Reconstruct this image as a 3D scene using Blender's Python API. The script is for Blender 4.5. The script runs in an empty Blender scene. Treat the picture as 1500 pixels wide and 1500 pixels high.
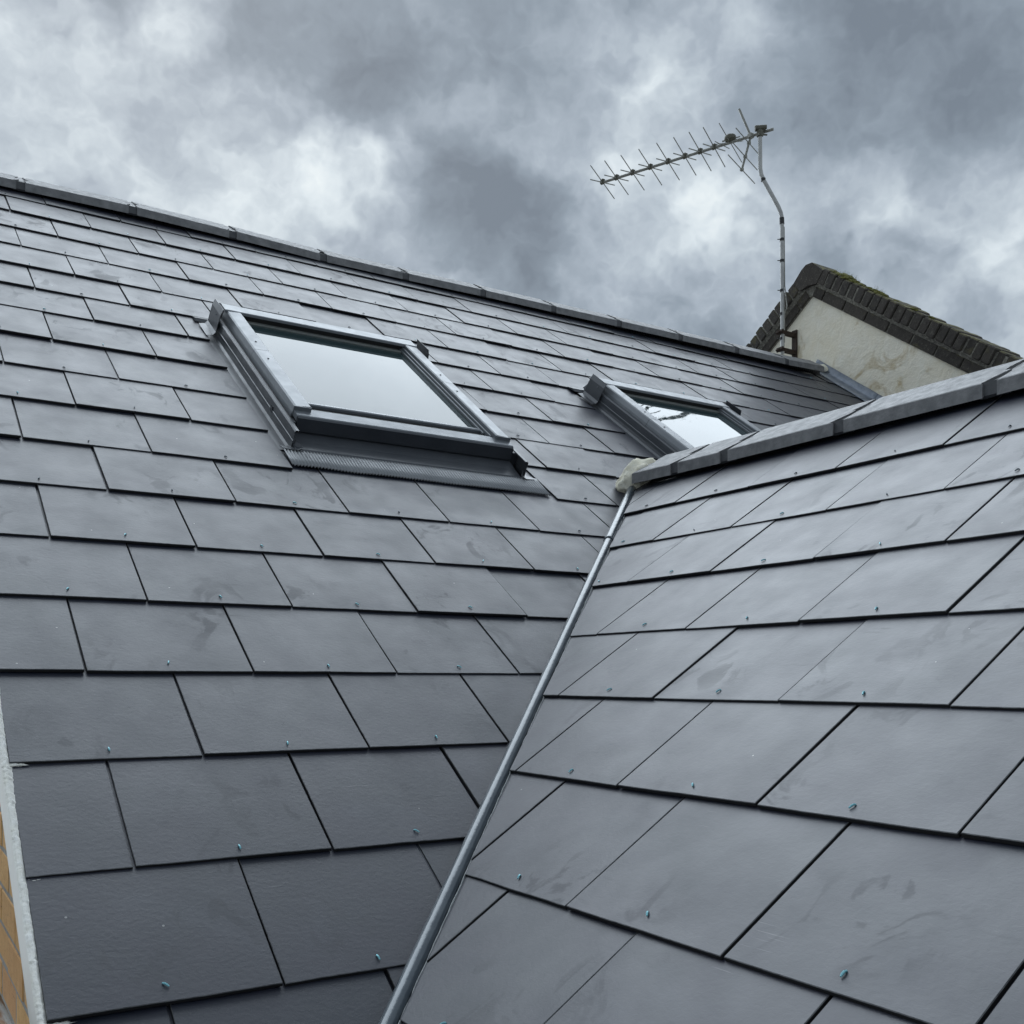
import bpy, math, random
from mathutils import Vector, Matrix, noise as mnoise

random.seed(7)
scene = bpy.context.scene
col = scene.collection
R = math.radians
Z0 = 3.4                      # height of the eye above the ground

# ------------------------------------------------------------------ camera
cam_data = bpy.data.cameras.new("camera")
cam = bpy.data.objects.new("camera", cam_data)
col.objects.link(cam)
cam_data.sensor_width = 36.0
cam_data.lens = 1504.293 / 1500 * 36.0
cam_data.shift_y = 250.0 / 1500.0          # upper square of a tall phone picture
cam_data.clip_start = 0.02
cam_data.clip_end = 2000
yaw, pitch, roll = 0.5607052, -0.0020396, 0.0016354
fw = Vector((math.sin(yaw) * math.cos(pitch), math.cos(yaw) * math.cos(pitch), math.sin(pitch)))
rt = Vector((math.cos(yaw), -math.sin(yaw), 0))
up = rt.cross(fw)
rt2 = rt * math.cos(roll) + up * math.sin(roll)
up2 = -rt * math.sin(roll) + up * math.cos(roll)
cam.matrix_world = Matrix(((rt2.x, up2.x, -fw.x, 0), (rt2.y, up2.y, -fw.y, 0), (rt2.z, up2.z, -fw.z, Z0), (0, 0, 0, 1)))
scene.camera = cam

# ------------------------------------------------------------------ look
scene.view_settings.view_transform = 'Standard'
scene.view_settings.look = 'None'
scene.view_settings.gamma = 1.0
scene.view_settings.use_curve_mapping = False
EXPO = 1.3
scene.view_settings.exposure = EXPO

# ------------------------------------------------------------------ sun
SUN_AZ, SUN_EL = 12.0, 36.0
sd = Vector((math.sin(R(SUN_AZ)) * math.cos(R(SUN_EL)), math.cos(R(SUN_AZ)) * math.cos(R(SUN_EL)), math.sin(R(SUN_EL))))
sun_data = bpy.data.lights.new("sun", 'SUN')
sun_data.energy = 1.45
sun_data.angle = R(74)        # sun spread wide by the cloud cover
sun_data.color = (0.83, 0.92, 1.0)   # cool light through thick cloud, as in the picture
sun = bpy.data.objects.new("sun", sun_data)
col.objects.link(sun)
sun.rotation_euler = sd.to_track_quat('Z', 'Y').to_euler()
sun.location = (0, 0, 30)

# ------------------------------------------------------------------ node helper
class NT:
    def __init__(self, tree):
        self.t = tree
    def n(self, kind, **kw):
        nd = self.t.nodes.new(kind)
        ins = kw.pop('ins', {})
        for k, v in kw.items():
            setattr(nd, k, v)
        for k, v in ins.items():
            self.set(nd.inputs[k], v)
        return nd
    def set(self, sock, v):
        if isinstance(v, bpy.types.NodeSocket):
            self.t.links.new(v, sock)
        else:
            sock.default_value = v
    def math(self, op, a, b=0.0, c=0.0, clamp=False):
        nd = self.n('ShaderNodeMath', operation=op, use_clamp=clamp)
        self.set(nd.inputs[0], a); self.set(nd.inputs[1], b); self.set(nd.inputs[2], c)
        return nd.outputs[0]
    def vmath(self, op, a, b=(0, 0, 0)):
        nd = self.n('ShaderNodeVectorMath', operation=op)
        self.set(nd.inputs[0], a); self.set(nd.inputs[1], b)
        return nd
    def noise(self, vec, scale, detail=4, rough=0.55, dist=0.0, dim='3D'):
        nd = self.n('ShaderNodeTexNoise', noise_dimensions=dim)
        self.set(nd.inputs['Vector'], vec)
        nd.inputs['Scale'].default_value = scale
        nd.inputs['Detail'].default_value = detail
        nd.inputs['Roughness'].default_value = rough
        nd.inputs['Distortion'].default_value = dist
        return nd
    def ramp(self, fac, stops, interp='LINEAR'):
        nd = self.n('ShaderNodeValToRGB')
        cr = nd.color_ramp
        cr.interpolation = interp
        while len(cr.elements) < len(stops):
            cr.elements.new(0.5)
        for e, (p, c) in zip(cr.elements, stops):
            e.position = p
            e.color = c if len(c) == 4 else (*c, 1)
        self.set(nd.inputs[0], fac)
        return nd.outputs[0]
    def mix(self, fac, a, b, blend='MIX'):
        nd = self.n('ShaderNodeMix', data_type='RGBA', blend_type=blend)
        self.set(nd.inputs[0], fac)
        for i, v in ((6, a), (7, b)):
            if not isinstance(v, bpy.types.NodeSocket) and len(v) == 3:
                v = (*v, 1)
            self.set(nd.inputs[i], v)
        return nd.outputs[2]
    def rng(self, v, a, b, c, d, kind='LINEAR'):
        nd = self.n('ShaderNodeMapRange', interpolation_type=kind)
        self.set(nd.inputs[0], v)
        for i, x in enumerate((a, b, c, d)):
            nd.inputs[i + 1].default_value = x
        return nd.outputs[0]

# ------------------------------------------------------------------ world: overcast sky
world = bpy.data.worlds.new("World")
scene.world = world
world.use_nodes = True
wt = world.node_tree
wt.nodes.clear()
W = NT(wt)
SKY_STRENGTH = 0.1
tc = W.n('ShaderNodeTexCoord')
d0 = W.vmath('NORMALIZE', tc.outputs['Generated']).outputs[0]
sky = W.n('ShaderNodeTexSky', sky_type='NISHITA')
sky.sun_disc = False
sky.sun_elevation = R(SUN_EL)
sky.sun_rotation = R(SUN_AZ)
sep = W.n('ShaderNodeSeparateXYZ', ins={0: d0})
zc = W.math('MAXIMUM', W.math('ADD', sep.outputs[2], 0.12), 0.06)
pl = W.n('ShaderNodeCombineXYZ', ins={0: W.math('DIVIDE', sep.outputs[0], zc), 1: W.math('DIVIDE', sep.outputs[1], zc), 2: 0.0}).outputs[0]
warp = W.noise(d0, 5.0, 3, 0.6)
wv = W.vmath('SUBTRACT', warp.outputs['Color'], (0.5, 0.5, 0.5)).outputs[0]
wv = W.vmath('MULTIPLY', wv, (0.06, 0.06, 0.06)).outputs[0]
warp2 = W.noise(d0, 22.0, 3, 0.6)
wv2 = W.vmath('MULTIPLY', W.vmath('SUBTRACT', warp2.outputs['Color'], (0.5, 0.5, 0.5)).outputs[0], (0.05, 0.05, 0.05)).outputs[0]
dw = W.vmath('NORMALIZE', W.vmath('ADD', W.vmath('ADD', d0, wv).outputs[0], wv2).outputs[0]).outputs[0]
# cloud gaps (+) and dark cloud bellies (-): azimuth, elevation, radius in degrees, amount
CLOUDS = [
    (19.0, 26.4, 3.2, 0.34), (22.6, 26.2, 2.2, 0.38), (25.8, 26.4, 2.0, 0.55), (55.4, 22.0, 3.8, 0.55),
    (50.5, 23.2, 2.4, 0.46), (43.7, 23.3, 3.0, 0.60), (40.6, 25.8, 3.6, 0.36), (14.1, 31.0, 1.8, 0.28), (15.5, 29.3, 1.6, 0.20),
    (28.6, 29.2, 2.2, 0.46), (31.5, 28.0, 2.0, 0.26), (44.9, 31.8, 1.2, 0.38), (6.0, 25.5, 9.0, 0.20), (15.0, 25.0, 5.5, 0.17),
    (58.0, 20.0, 1.8, 0.40), (36.0, 28.0, 3.6, 0.24), (37.6, 22.4, 2.4, 0.26), (26.4, 23.8, 1.6, 0.30), (28.9, 25.4, 2.8, -0.52), (31.0, 24.0, 3.4, -0.40),
    (34.2, 22.6, 3.4, -0.34), (57.0, 29.0, 8.5, -0.60), (52.0, 28.2, 4.3, -0.24), (21.0, 30.6, 4.4, -0.36),
    (32.4, 33.0, 6.0, -0.32), (26.0, 31.6, 3.6, -0.24), (43.9, 19.9, 2.6, -0.26), (53.2, 20.6, 1.8, -0.44), (48.5, 21.0, 1.6, -0.16),
    (46.9, 30.6, 5.0, -0.10), (25.0, 24.6, 1.4, -0.14), (39.4, 23.6, 1.6, -0.16)]
total = None
for az, el, rad, amt in CLOUDS:
    c = (math.sin(R(az)) * math.cos(R(el)), math.cos(R(az)) * math.cos(R(el)), math.sin(R(el)))
    dt = W.vmath('DOT_PRODUCT', dw, c).outputs['Value']
    g = W.rng(dt, math.cos(R(rad * 1.45)), math.cos(R(rad * 0.2)), 0.0, amt, 'SMOOTHSTEP')
    total = g if total is None else W.math('ADD', total, g)
ds = W.vmath('MULTIPLY', W.vmath('ADD', d0, wv2).outputs[0], (1.0, 1.0, 1.35)).outputs[0]
big = W.noise(ds, 4.2, 5, 0.58, 0.0).outputs[0]
fine = W.noise(ds, 17.0, 5, 0.62, 0.0).outputs[0]
puff = W.n('ShaderNodeTexVoronoi', feature='F1', ins={'Vector': W.vmath('ADD', ds, wv2).outputs[0], 'Scale': 9.0, 'Detail': 2.0, 'Roughness': 0.55, 'Lacunarity': 2.3}).outputs['Distance']
v = W.math('ADD', W.math('MULTIPLY', W.math('SUBTRACT', big, 0.5), 0.55), W.math('MULTIPLY', W.math('SUBTRACT', fine, 0.5), 0.35))
v = W.math('ADD', v, W.math('MULTIPLY', W.math('SUBTRACT', puff, 0.40), 0.27))
v = W.math('ADD', W.math('ADD', v, W.math('MULTIPLY', total, 0.42)), 0.285, clamp=True)
k = 1.0 / SKY_STRENGTH / (2 ** EXPO)
def kc(r, g, b):
    return (r * k, g * k, b * k, 1)
cl = W.ramp(v, [(0.0, kc(0.190, 0.228, 0.274)), (0.26, kc(0.280, 0.334, 0.392)), (0.44, kc(0.397, 0.458, 0.525)), (0.58, kc(0.53, 0.60, 0.66)), (0.73, kc(0.71, 0.785, 0.83)), (0.94, kc(0.93, 0.985, 0.985))])
skyc = W.mix(0.985, sky.outputs[0], cl)
# below the horizon the ground sheet covers everything
bg = W.n('ShaderNodeBackground', ins={'Color': skyc, 'Strength': SKY_STRENGTH})
out = W.n('ShaderNodeOutputWorld')
wt.links.new(bg.outputs[0], out.inputs[0])

# ------------------------------------------------------------------ materials
def mat(name, rough=0.5, metal=0.0, ior=1.5, coat=0.0):
    m = bpy.data.materials.new(name)
    m.use_nodes = True
    t = NT(m.node_tree)
    b = m.node_tree.nodes['Principled BSDF']
    b.inputs['Roughness'].default_value = rough
    b.inputs['Metallic'].default_value = metal
    b.inputs['IOR'].default_value = ior
    b.inputs['Coat Weight'].default_value = coat
    pos = t.n('ShaderNodeNewGeometry').outputs['Position']
    return m, t, b, pos

def bump(t, b, h, strength, dist, normal=None):
    nd = t.n('ShaderNodeBump')
    nd.inputs['Strength'].default_value = strength
    nd.inputs['Distance'].default_value = dist
    t.set(nd.inputs['Height'], h)
    if normal is not None:
        t.set(nd.inputs['Normal'], normal)
    t.set(b.inputs['Normal'], nd.outputs[0])
    return nd.outputs[0]

def simple(name, c1, c2, scale=20, rough=0.5, metal=0.0, bstr=0.0, bdist=0.002, bscale=60, ior=1.5, rvar=0.1):
    m, t, b, pos = mat(name, rough, metal, ior)
    n1 = t.noise(pos, scale, 5, 0.6).outputs[0]
    f = t.rng(n1, 0.3, 0.7, 0, 1)
    t.set(b.inputs['Base Color'], t.mix(f, c1, c2))
    n2 = t.noise(pos, scale * 1.7, 4, 0.6).outputs[0]
    t.set(b.inputs['Roughness'], t.rng(n2, 0.3, 0.7, rough - rvar, rough + rvar))
    if bstr:
        bump(t, b, t.noise(pos, bscale, 6, 0.65).outputs[0], bstr, bdist)
    return m

def slate_material():
    m, t, b, pos = mat("slate", 0.40, 0, 1.62)
    rnd = t.n('ShaderNodeObjectInfo').outputs['Random']
    # each slate shows its own part of the texture
    off = t.n('ShaderNodeCombineXYZ', ins={0: t.math('MULTIPLY', rnd, 37.0), 1: t.math('MULTIPLY', rnd, 71.0), 2: t.math('MULTIPLY', rnd, 13.0)}).outputs[0]
    p = t.vmath('ADD', t.n('ShaderNodeTexCoord').outputs['Object'], off).outputs[0]
    big = t.noise(p, 7, 4, 0.6, 0.4).outputs[0]
    c = t.mix(t.rng(big, 0.35, 0.68, 0, 1), (0.014, 0.020, 0.031), (0.021, 0.023, 0.038))
    r2 = t.math('FRACT', t.math('MULTIPLY', rnd, 17.31))
    c = t.mix(t.rng(r2, 0, 1, 0, 0.5), c, (0.026, 0.026, 0.040))
    # hand and boot smudges: shaped stains, duller than the clean face
    st = t.noise(t.vmath('MULTIPLY', p, (1.0, 0.6, 1.0)).outputs[0], 11, 5, 0.62, 1.4).outputs[0]
    gate = t.rng(t.noise(p, 3.1, 2, 0.5).outputs[0], 0.5, 0.68, 0, 1)
    smear = t.math('MULTIPLY', t.rng(st, 0.555, 0.60, 0, 1), gate)
    rot = t.n('ShaderNodeMapping', ins={'Vector': p, 'Rotation': (0, 0, 0.7), 'Scale': (2.5, 14, 1)}).outputs[0]
    sc_ = t.noise(rot, 3.0, 4, 0.6, 0.8).outputs[0]
    scratch = t.math('MULTIPLY', t.rng(sc_, 0.62, 0.70, 0, 1), t.rng(t.noise(p, 5.0, 2, 0.5).outputs[0], 0.52, 0.66, 0, 1))
    mark = t.math('MAXIMUM', smear, t.math('MULTIPLY', scratch, 0.8))
    c = t.mix(t.math('MULTIPLY', mark, 0.30), c, (0.016, 0.016, 0.019))
    # pale chalky film and fine scratches
    film = t.math('MULTIPLY', t.rng(t.noise(p, 4.2, 5, 0.65, 0.9).outputs[0], 0.54, 0.72, 0, 1), t.rng(t.noise(p, 45, 4, 0.6).outputs[0], 0.35, 0.65, 0.4, 1))
    c = t.mix(t.math('MULTIPLY', film, 0.20), c, (0.09, 0.10, 0.125))
    m2 = t.n('ShaderNodeMapping', ins={'Vector': p, 'Rotation': (0, 0, -0.9), 'Scale': (5, 130, 1)}).outputs[0]
    fs_ = t.math('MULTIPLY', t.rng(t.noise(m2, 2.0, 2, 0.5, 0.3).outputs[0], 0.70, 0.74, 0, 1), t.rng(t.noise(p, 6.5, 2, 0.5).outputs[0], 0.56, 0.64, 0, 1))
    c = t.mix(t.math('MULTIPLY', fs_, 0.30), c, (0.22, 0.225, 0.23))
    # pale dust specks
    vo = t.n('ShaderNodeTexVoronoi', feature='F1', ins={'Vector': p, 'Scale': 26.0})
    sp = t.math('LESS_THAN', vo.outputs['Distance'], 0.045)
    vr = t.math('GREATER_THAN', t.n('ShaderNodeSeparateColor', ins={0: vo.outputs['Color']}).outputs[0], 0.90)
    c = t.mix(t.math('MULTIPLY', t.math('MULTIPLY', sp, vr), 0.6), c, (0.42, 0.42, 0.40))
    t.set(b.inputs['Base Color'], c)
    ro = t.rng(t.noise(p, 9, 4, 0.6).outputs[0], 0.3, 0.7, 0.39, 0.48)
    ro = t.math('ADD', ro, t.math('MULTIPLY', mark, 0.10))
    t.set(b.inputs['Roughness'], ro)
    # riven ripples
    mp = t.n('ShaderNodeMapping', ins={'Vector': p, 'Rotation': (0, 0, 0.35), 'Scale': (1.0, 1.35, 1.0)}).outputs[0]
    r1 = t.noise(mp, 105, 4, 0.6, 0.4).outputs[0]
    r3 = t.noise(mp, 9, 3, 0.5, 0.3).outputs[0]
    hgt = t.math('ADD', t.math('MULTIPLY', r1, 0.6), t.math('MULTIPLY', r3, 0.5))
    bump(t, b, hgt, 0.34, 0.0016)
    return m

M = {}
M['slate'] = slate_material()
M['slate_edge'] = simple("slate_edge", (0.006, 0.006, 0.007), (0.011, 0.011, 0.012), 60, 0.75)
M['slate_arris'] = simple("slate_arris", (0.02, 0.022, 0.026), (0.17, 0.175, 0.18), 55, 0.55)
M['deck'] = simple("roofing_felt", (0.012, 0.012, 0.013), (0.018, 0.018, 0.02), 30, 0.8)
M['rivet'] = simple("copper_rivet", (0.14, 0.42, 0.48), (0.30, 0.60, 0.66), 400, 0.32, 0.35)  # turquoise copper, with reflected sky put into the base colour
M['rivet_dark'] = simple("dull_rivet", (0.03, 0.045, 0.06), (0.06, 0.09, 0.11), 400, 0.45, 0.3)  # darker rivet, mostly for the upper courses
M['ridge'] = simple("ridge_concrete", (0.105, 0.108, 0.113), (0.225, 0.225, 0.228), 26, 0.58, 0, 0.55, 0.0022, 150, 1.55)
M['union'] = simple("ridge_union_plastic", (0.045, 0.047, 0.052), (0.075, 0.078, 0.083), 60, 0.5, 0, 0.3, 0.001, 150)
M['black'] = simple("black_plastic", (0.010, 0.010, 0.011), (0.02, 0.02, 0.021), 60, 0.55)
M['mortar'] = simple("cream_mortar", (0.90, 0.84, 0.65), (0.96, 0.93, 0.80), 45, 0.85, 0, 0.9, 0.006, 70)
M['white_mortar'] = simple("white_mortar", (0.84, 0.83, 0.75), (0.93, 0.93, 0.89), 60, 0.85, 0, 0.8, 0.004, 120)
M['board'] = simple("white_board", (0.90, 0.88, 0.82), (0.94, 0.93, 0.88), 25, 0.5, 0, 0.15, 0.001, 60)
M['valley'] = simple("valley_grey", (0.060, 0.078, 0.095), (0.085, 0.105, 0.122), 30, 0.2, 0.15, 0.35, 0.0018, 45, 1.7, 0.05)
M['valley_edge'] = simple("cut_edge", (0.30, 0.32, 0.33), (0.62, 0.64, 0.63), 160, 0.6)
M['alu'] = simple("grey_aluminium", (0.165, 0.18, 0.195), (0.195, 0.208, 0.225), 14, 0.38, 0.3, 0.04, 0.001, 20, 1.6, 0.05)
M['alu_dark'] = simple("dark_grey_metal", (0.040, 0.046, 0.054), (0.055, 0.06, 0.07), 12, 0.38, 0.3, 0.05, 0.001, 25, 1.6, 0.05)
M['flash'] = simple("flashing_metal", (0.055, 0.061, 0.070), (0.075, 0.082, 0.092), 10, 0.36, 0.2, 0.04, 0.001, 12, 1.6, 0.06)
M['skirt'] = simple("skirt_metal", (0.24, 0.25, 0.26), (0.29, 0.30, 0.31), 10, 0.38, 0.35)
M['lead'] = simple("lead_sheet", (0.21, 0.24, 0.29), (0.36, 0.39, 0.44), 26, 0.38, 0.5, 0.4, 0.004, 22)
M['seal'] = simple("black_gasket", (0.012, 0.012, 0.013), (0.02, 0.02, 0.02), 50, 0.6)
M['inner'] = simple("inner_frame", (0.16, 0.17, 0.16), (0.20, 0.21, 0.20), 20, 0.45)
M['aerial'] = simple("weathered_aluminium", (0.20, 0.20, 0.175), (0.33, 0.33, 0.30), 40, 0.5, 0.3)
M['pole'] = simple("galvanised_pole", (0.36, 0.36, 0.35), (0.50, 0.50, 0.48), 25, 0.5, 0.2)
M['plastic'] = simple("weathered_plastic", (0.06, 0.06, 0.045), (0.15, 0.145, 0.11), 60, 0.6)
M['tape'] = simple("black_tape", (0.015, 0.015, 0.017), (0.03, 0.03, 0.03), 60, 0.5)
M['rust'] = simple("rusty_iron", (0.020, 0.014, 0.011), (0.055, 0.030, 0.019), 50, 0.85, 0, 0.6, 0.003, 150)
M['moss'] = simple("moss", (0.07, 0.075, 0.018), (0.20, 0.19, 0.05), 60, 0.95, 0, 0.6, 0.004, 120)
M['bed'] = simple("old_mortar", (0.08, 0.075, 0.062), (0.34, 0.32, 0.27), 60, 0.95, 0, 1.0, 0.008, 110)
M['brick_mortar'] = simple("brick_mortar", (0.25, 0.24, 0.22), (0.36, 0.35, 0.32), 40, 0.9, 0, 0.6, 0.003, 150)
M['soil'] = simple("pale_concrete", (0.28, 0.275, 0.26), (0.38, 0.375, 0.36), 1.2, 0.95, 0, 0.5, 0.02, 20)

def glass_material():
    m, t, b, pos = mat("window_glass", 0.015, 0, 1.34, 0.0)
    b.inputs['Base Color'].default_value = (0.035, 0.055, 0.058, 1)
    b.inputs['Coat Roughness'].default_value = 0.01
    n = t.noise(pos, 2.2, 2, 0.4).outputs[0]
    nn = bump(t, b, n, 0.10, 0.01)
    dust = t.rng(t.noise(pos, 26, 5, 0.65, 1.2).outputs[0], 0.58, 0.66, 0, 0.10)
    t.set(b.inputs['Roughness'], t.math('ADD', 0.015, dust))
    return m
M['glass'] = glass_material()

def render_material():
    m, t, b, pos = mat("cream_render", 0.9)
    n = t.noise(pos, 5, 6, 0.62, 0.8).outputs[0]
    c = t.mix(t.rng(n, 0.3, 0.7, 0, 1), (0.86, 0.79, 0.62), (0.94, 0.89, 0.76))
    n2 = t.noise(t.vmath('MULTIPLY', pos, (1, 1, 1.4)).outputs[0], 3.2, 5, 0.6, 1.5).outputs[0]
    c = t.mix(t.rng(n2, 0.54, 0.66, 0, 0.8), c, (0.54, 0.43, 0.25))
    n3 = t.noise(pos, 14, 5, 0.7, 0.6).outputs[0]
    c = t.mix(t.rng(n3, 0.52, 0.72, 0, 0.45), c, (0.88, 0.86, 0.74))
    t.set(b.inputs['Base Color'], c)
    h = t.math('ADD', t.noise(pos, 9, 5, 0.6, 0.7).outputs[0], t.math('MULTIPLY', t.noise(pos, 70, 5, 0.6).outputs[0], 0.3))
    bump(t, b, h, 0.7, 0.02)
    return m
M['render'] = render_material()

def dark_brick_material():
    m, t, b, pos = mat("weathered_brick", 0.9)
    rnd = t.n('ShaderNodeObjectInfo').outputs['Random']
    n = t.noise(pos, 24, 6, 0.65).outputs[0]
    c = t.mix(t.rng(n, 0.3, 0.7, 0, 1), (0.026, 0.023, 0.020), (0.060, 0.052, 0.043))
    c = t.mix(t.rng(rnd, 0, 1, 0, 0.4), c, (0.082, 0.068, 0.056))
    li = t.noise(pos, 55, 5, 0.7, 0.6).outputs[0]
    c = t.mix(t.rng(li, 0.57, 0.66, 0, 0.6), c, (0.17, 0.165, 0.13))
    nrm = t.n('ShaderNodeSeparateXYZ', ins={0: t.n('ShaderNodeNewGeometry').outputs['Normal']})
    mo = t.math('MULTIPLY', t.rng(nrm.outputs[2], 0.35, 0.75, 0, 1), t.rng(t.noise(pos, 12, 4, 0.6).outputs[0], 0.40, 0.56, 0, 1))
    c = t.mix(mo, c, (0.165, 0.15, 0.060))
    ye = t.rng(t.noise(pos, 5.5, 3, 0.6).outputs[0], 0.585, 0.67, 0, 0.45)
    c = t.mix(ye, c, (0.12, 0.105, 0.045))
    t.set(b.inputs['Base Color'], c)
    bump(t, b, t.noise(pos, 60, 6, 0.7).outputs[0], 0.9, 0.006)
    return m
M['dark_brick'] = dark_brick_material()

def yellow_brick_material():
    m, t, b, pos = mat("yellow_brick", 0.9)
    rnd = t.n('ShaderNodeObjectInfo').outputs['Random']
    n = t.noise(pos, 30, 6, 0.65).outputs[0]
    c = t.mix(t.rng(n, 0.3, 0.7, 0, 1), (0.58, 0.32, 0.115), (0.72, 0.44, 0.18))
    c = t.mix(t.rng(rnd, 0.4, 1, 0, 0.55), c, (0.50, 0.235, 0.11))
    vo = t.noise(pos, 150, 3, 0.6).outputs[0]
    c = t.mix(t.rng(vo, 0.63, 0.68, 0, 0.8), c, (0.22, 0.11, 0.05))
    t.set(b.inputs['Base Color'], c)
    bump(t, b, t.noise(pos, 110, 5, 0.7).outputs[0], 0.8, 0.004)
    return m
M['yellow_brick'] = yellow_brick_material()

def tube_material():
    m, t, b, pos = mat("rusty_galvanised", 0.6, 0.3)
    n = t.noise(t.vmath('MULTIPLY', pos, (1, 0.25, 1)).outputs[0], 40, 4, 0.6).outputs[0]
    c = t.mix(t.rng(n, 0.44, 0.58, 0, 1), (0.30, 0.30, 0.29), (0.15, 0.075, 0.03))
    t.set(b.inputs['Base Color'], c)
    bump(t, b, n, 0.4, 0.002)
    return m
M['tube'] = tube_material()

# ------------------------------------------------------------------ object helpers
def new_mesh(name, verts, faces, m, smooth=False):
    me = bpy.data.meshes.new(name)
    me.from_pydata([tuple(p) for p in verts], [], faces)
    ms = m if isinstance(m, (list, tuple)) else [m]
    for x in ms:
        me.materials.append(x)
    if smooth:
        me.shade_smooth()
    me.update()
    return me

def thing(name, label, cat, matrix=None, group=None):
    o = bpy.data.objects.new(name, None)
    o.empty_display_size = 0.1
    col.objects.link(o)
    if matrix is not None:
        o.matrix_world = matrix
    o['label'] = label
    o['category'] = cat
    o['kind'] = 'thing'
    if group:
        o['group'] = group
    return o

def part(name, me, parent, matrix=None, world=False):
    o = bpy.data.objects.new(name, me)
    col.objects.link(o)
    o.parent = parent
    if world:
        o.matrix_parent_inverse = PINV[parent.name]
    if matrix is not None:
        o.matrix_basis = matrix
    return o
PINV = {}
def reg(root, matrix):
    PINV[root.name] = matrix.inverted()

class B:
    """collects shapes for one mesh"""
    def __init__(self):
        self.v = []; self.f = []
    def add(self, vs, fs):
        n = len(self.v)
        self.v += [tuple(p) for p in vs]
        self.f += [tuple(i + n for i in f) for f in fs]
        return self
    def box(self, x0, x1, y0, y1, z0, z1, c=0.0, mtx=None):
        if c <= 0:
            vs = [(x, y, z) for z in (z0, z1) for y in (y0, y1) for x in (x0, x1)]
            fs = [(0, 2, 3, 1), (4, 5, 7, 6), (0, 1, 5, 4), (2, 6, 7, 3), (0, 4, 6, 2), (1, 3, 7, 5)]
        else:
            # chamfered top edges and uprights
            def ring(i, z):
                a, b_, c_, d_ = x0 + i, x1 - i, y0 + i, y1 - i
                return [(a + c, c_, z), (b_ - c, c_, z), (b_, c_ + c, z), (b_, d_ - c, z), (b_ - c, d_, z), (a + c, d_, z), (a, d_ - c, z), (a, c_ + c, z)]
            vs = ring(c, z0) + ring(0, z0 + c) + ring(0, z1 - c) + ring(c, z1)
            fs = [tuple(reversed(range(8)))]
            for k_ in range(3):
                for i in range(8):
                    j = (i + 1) % 8
                    fs.append((k_ * 8 + i, k_ * 8 + j, k_ * 8 + 8 + j, k_ * 8 + 8 + i))
            fs.append(tuple(range(24, 32)))
        if mtx is not None:
            vs = [mtx @ Vector(p) for p in vs]
        return self.add(vs, fs)
    def prism(self, prof, x0, x1, axis='x', closed=True):
        """profile of (a, b) points swept along an axis"""
        n = len(prof)
        if axis == 'x':
            vs = [(x0, a, b_) for a, b_ in prof] + [(x1, a, b_) for a, b_ in prof]
        else:
            vs = [(a, x0, b_) for a, b_ in prof] + [(a, x1, b_) for a, b_ in prof]
        fs = []
        for i in range(n if closed else n - 1):
            j = (i + 1) % n
            fs.append((i, j, n + j, n + i))
        if closed:
            fs.append(tuple(reversed(range(n))))
            fs.append(tuple(range(n, 2 * n)))
        return self.add(vs, fs)
    def tube(self, pts, rad, sides=10, cap=True):
        pts = [Vector(p) for p in pts]
        n = len(pts)
        rads = rad if isinstance(rad, (list, tuple)) else [rad] * n
        t0 = (pts[1] - pts[0]).normalized()
        ref = Vector((0, 0, 1)) if abs(t0.z) < 0.9 else Vector((1, 0, 0))
        nx = t0.cross(ref).normalized()
        vs, fs = [], []
        for i in range(n):
            if i == 0: tg = pts[1] - pts[0]
            elif i == n - 1: tg = pts[-1] - pts[-2]
            else: tg = (pts[i + 1] - pts[i]).normalized() + (pts[i] - pts[i - 1]).normalized()
            tg.normalize()
            nx = (nx - tg * nx.dot(tg)).normalized()
            ny = tg.cross(nx)
            for s in range(sides):
                a = 2 * math.pi * s / sides
                vs.append(pts[i] + (nx * math.cos(a) + ny * math.sin(a)) * rads[i])
        for i in range(n - 1):
            for s in range(sides):
                s2 = (s + 1) % sides
                fs.append((i * sides + s, i * sides + s2, (i + 1) * sides + s2, (i + 1) * sides + s))
        if cap:
            fs.append(tuple(reversed(range(sides))))
            fs.append(tuple(range((n - 1) * sides, n * sides)))
        return self.add(vs, fs)
    def mesh(self, name, m, smooth=False):
        me = new_mesh(name, self.v, self.f, m, False)
        import bmesh
        bm = bmesh.new(); bm.from_mesh(me)
        bmesh.ops.recalc_face_normals(bm, faces=bm.faces)
        bm.to_mesh(me); bm.free()
        if smooth:
            me.shade_smooth()
            me.set_sharp_from_angle(angle=R(40))
        return me

def lump(name, m, size, seed, amp=0.25, sub=3, squash=None):
    import bmesh
    bm = bmesh.new()
    bmesh.ops.create_icosphere(bm, subdivisions=sub, radius=1.0)
    for vtx in bm.verts:
        p = vtx.co.copy()
        n = mnoise.fractal(p * 1.6 + Vector((seed, seed * 2.3, 0)), 1.0, 2.0, 4)
        p *= 1 + amp * n
        vtx.co = Vector((p.x * size[0], p.y * size[1], p.z * size[2]))
    me = bpy.data.meshes.new(name)
    bm.to_mesh(me); bm.free()
    me.materials.append(m)
    me.shade_smooth()
    return me

def clip(poly, a, b_, c):
    """keep points with a*x + b*y <= c"""
    res = []
    n = len(poly)
    for i in range(n):
        p, q = poly[i], poly[(i + 1) % n]
        dp = a * p[0] + b_ * p[1] - c
        dq = a * q[0] + b_ * q[1] - c
        if dp <= 1e-9:
            res.append(p)
        if (dp < -1e-9 and dq > 1e-9) or (dp > 1e-9 and dq < -1e-9):
            s = dp / (dp - dq)
            res.append((p[0] + (q[0] - p[0]) * s, p[1] + (q[1] - p[1]) * s))
    return res

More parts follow.
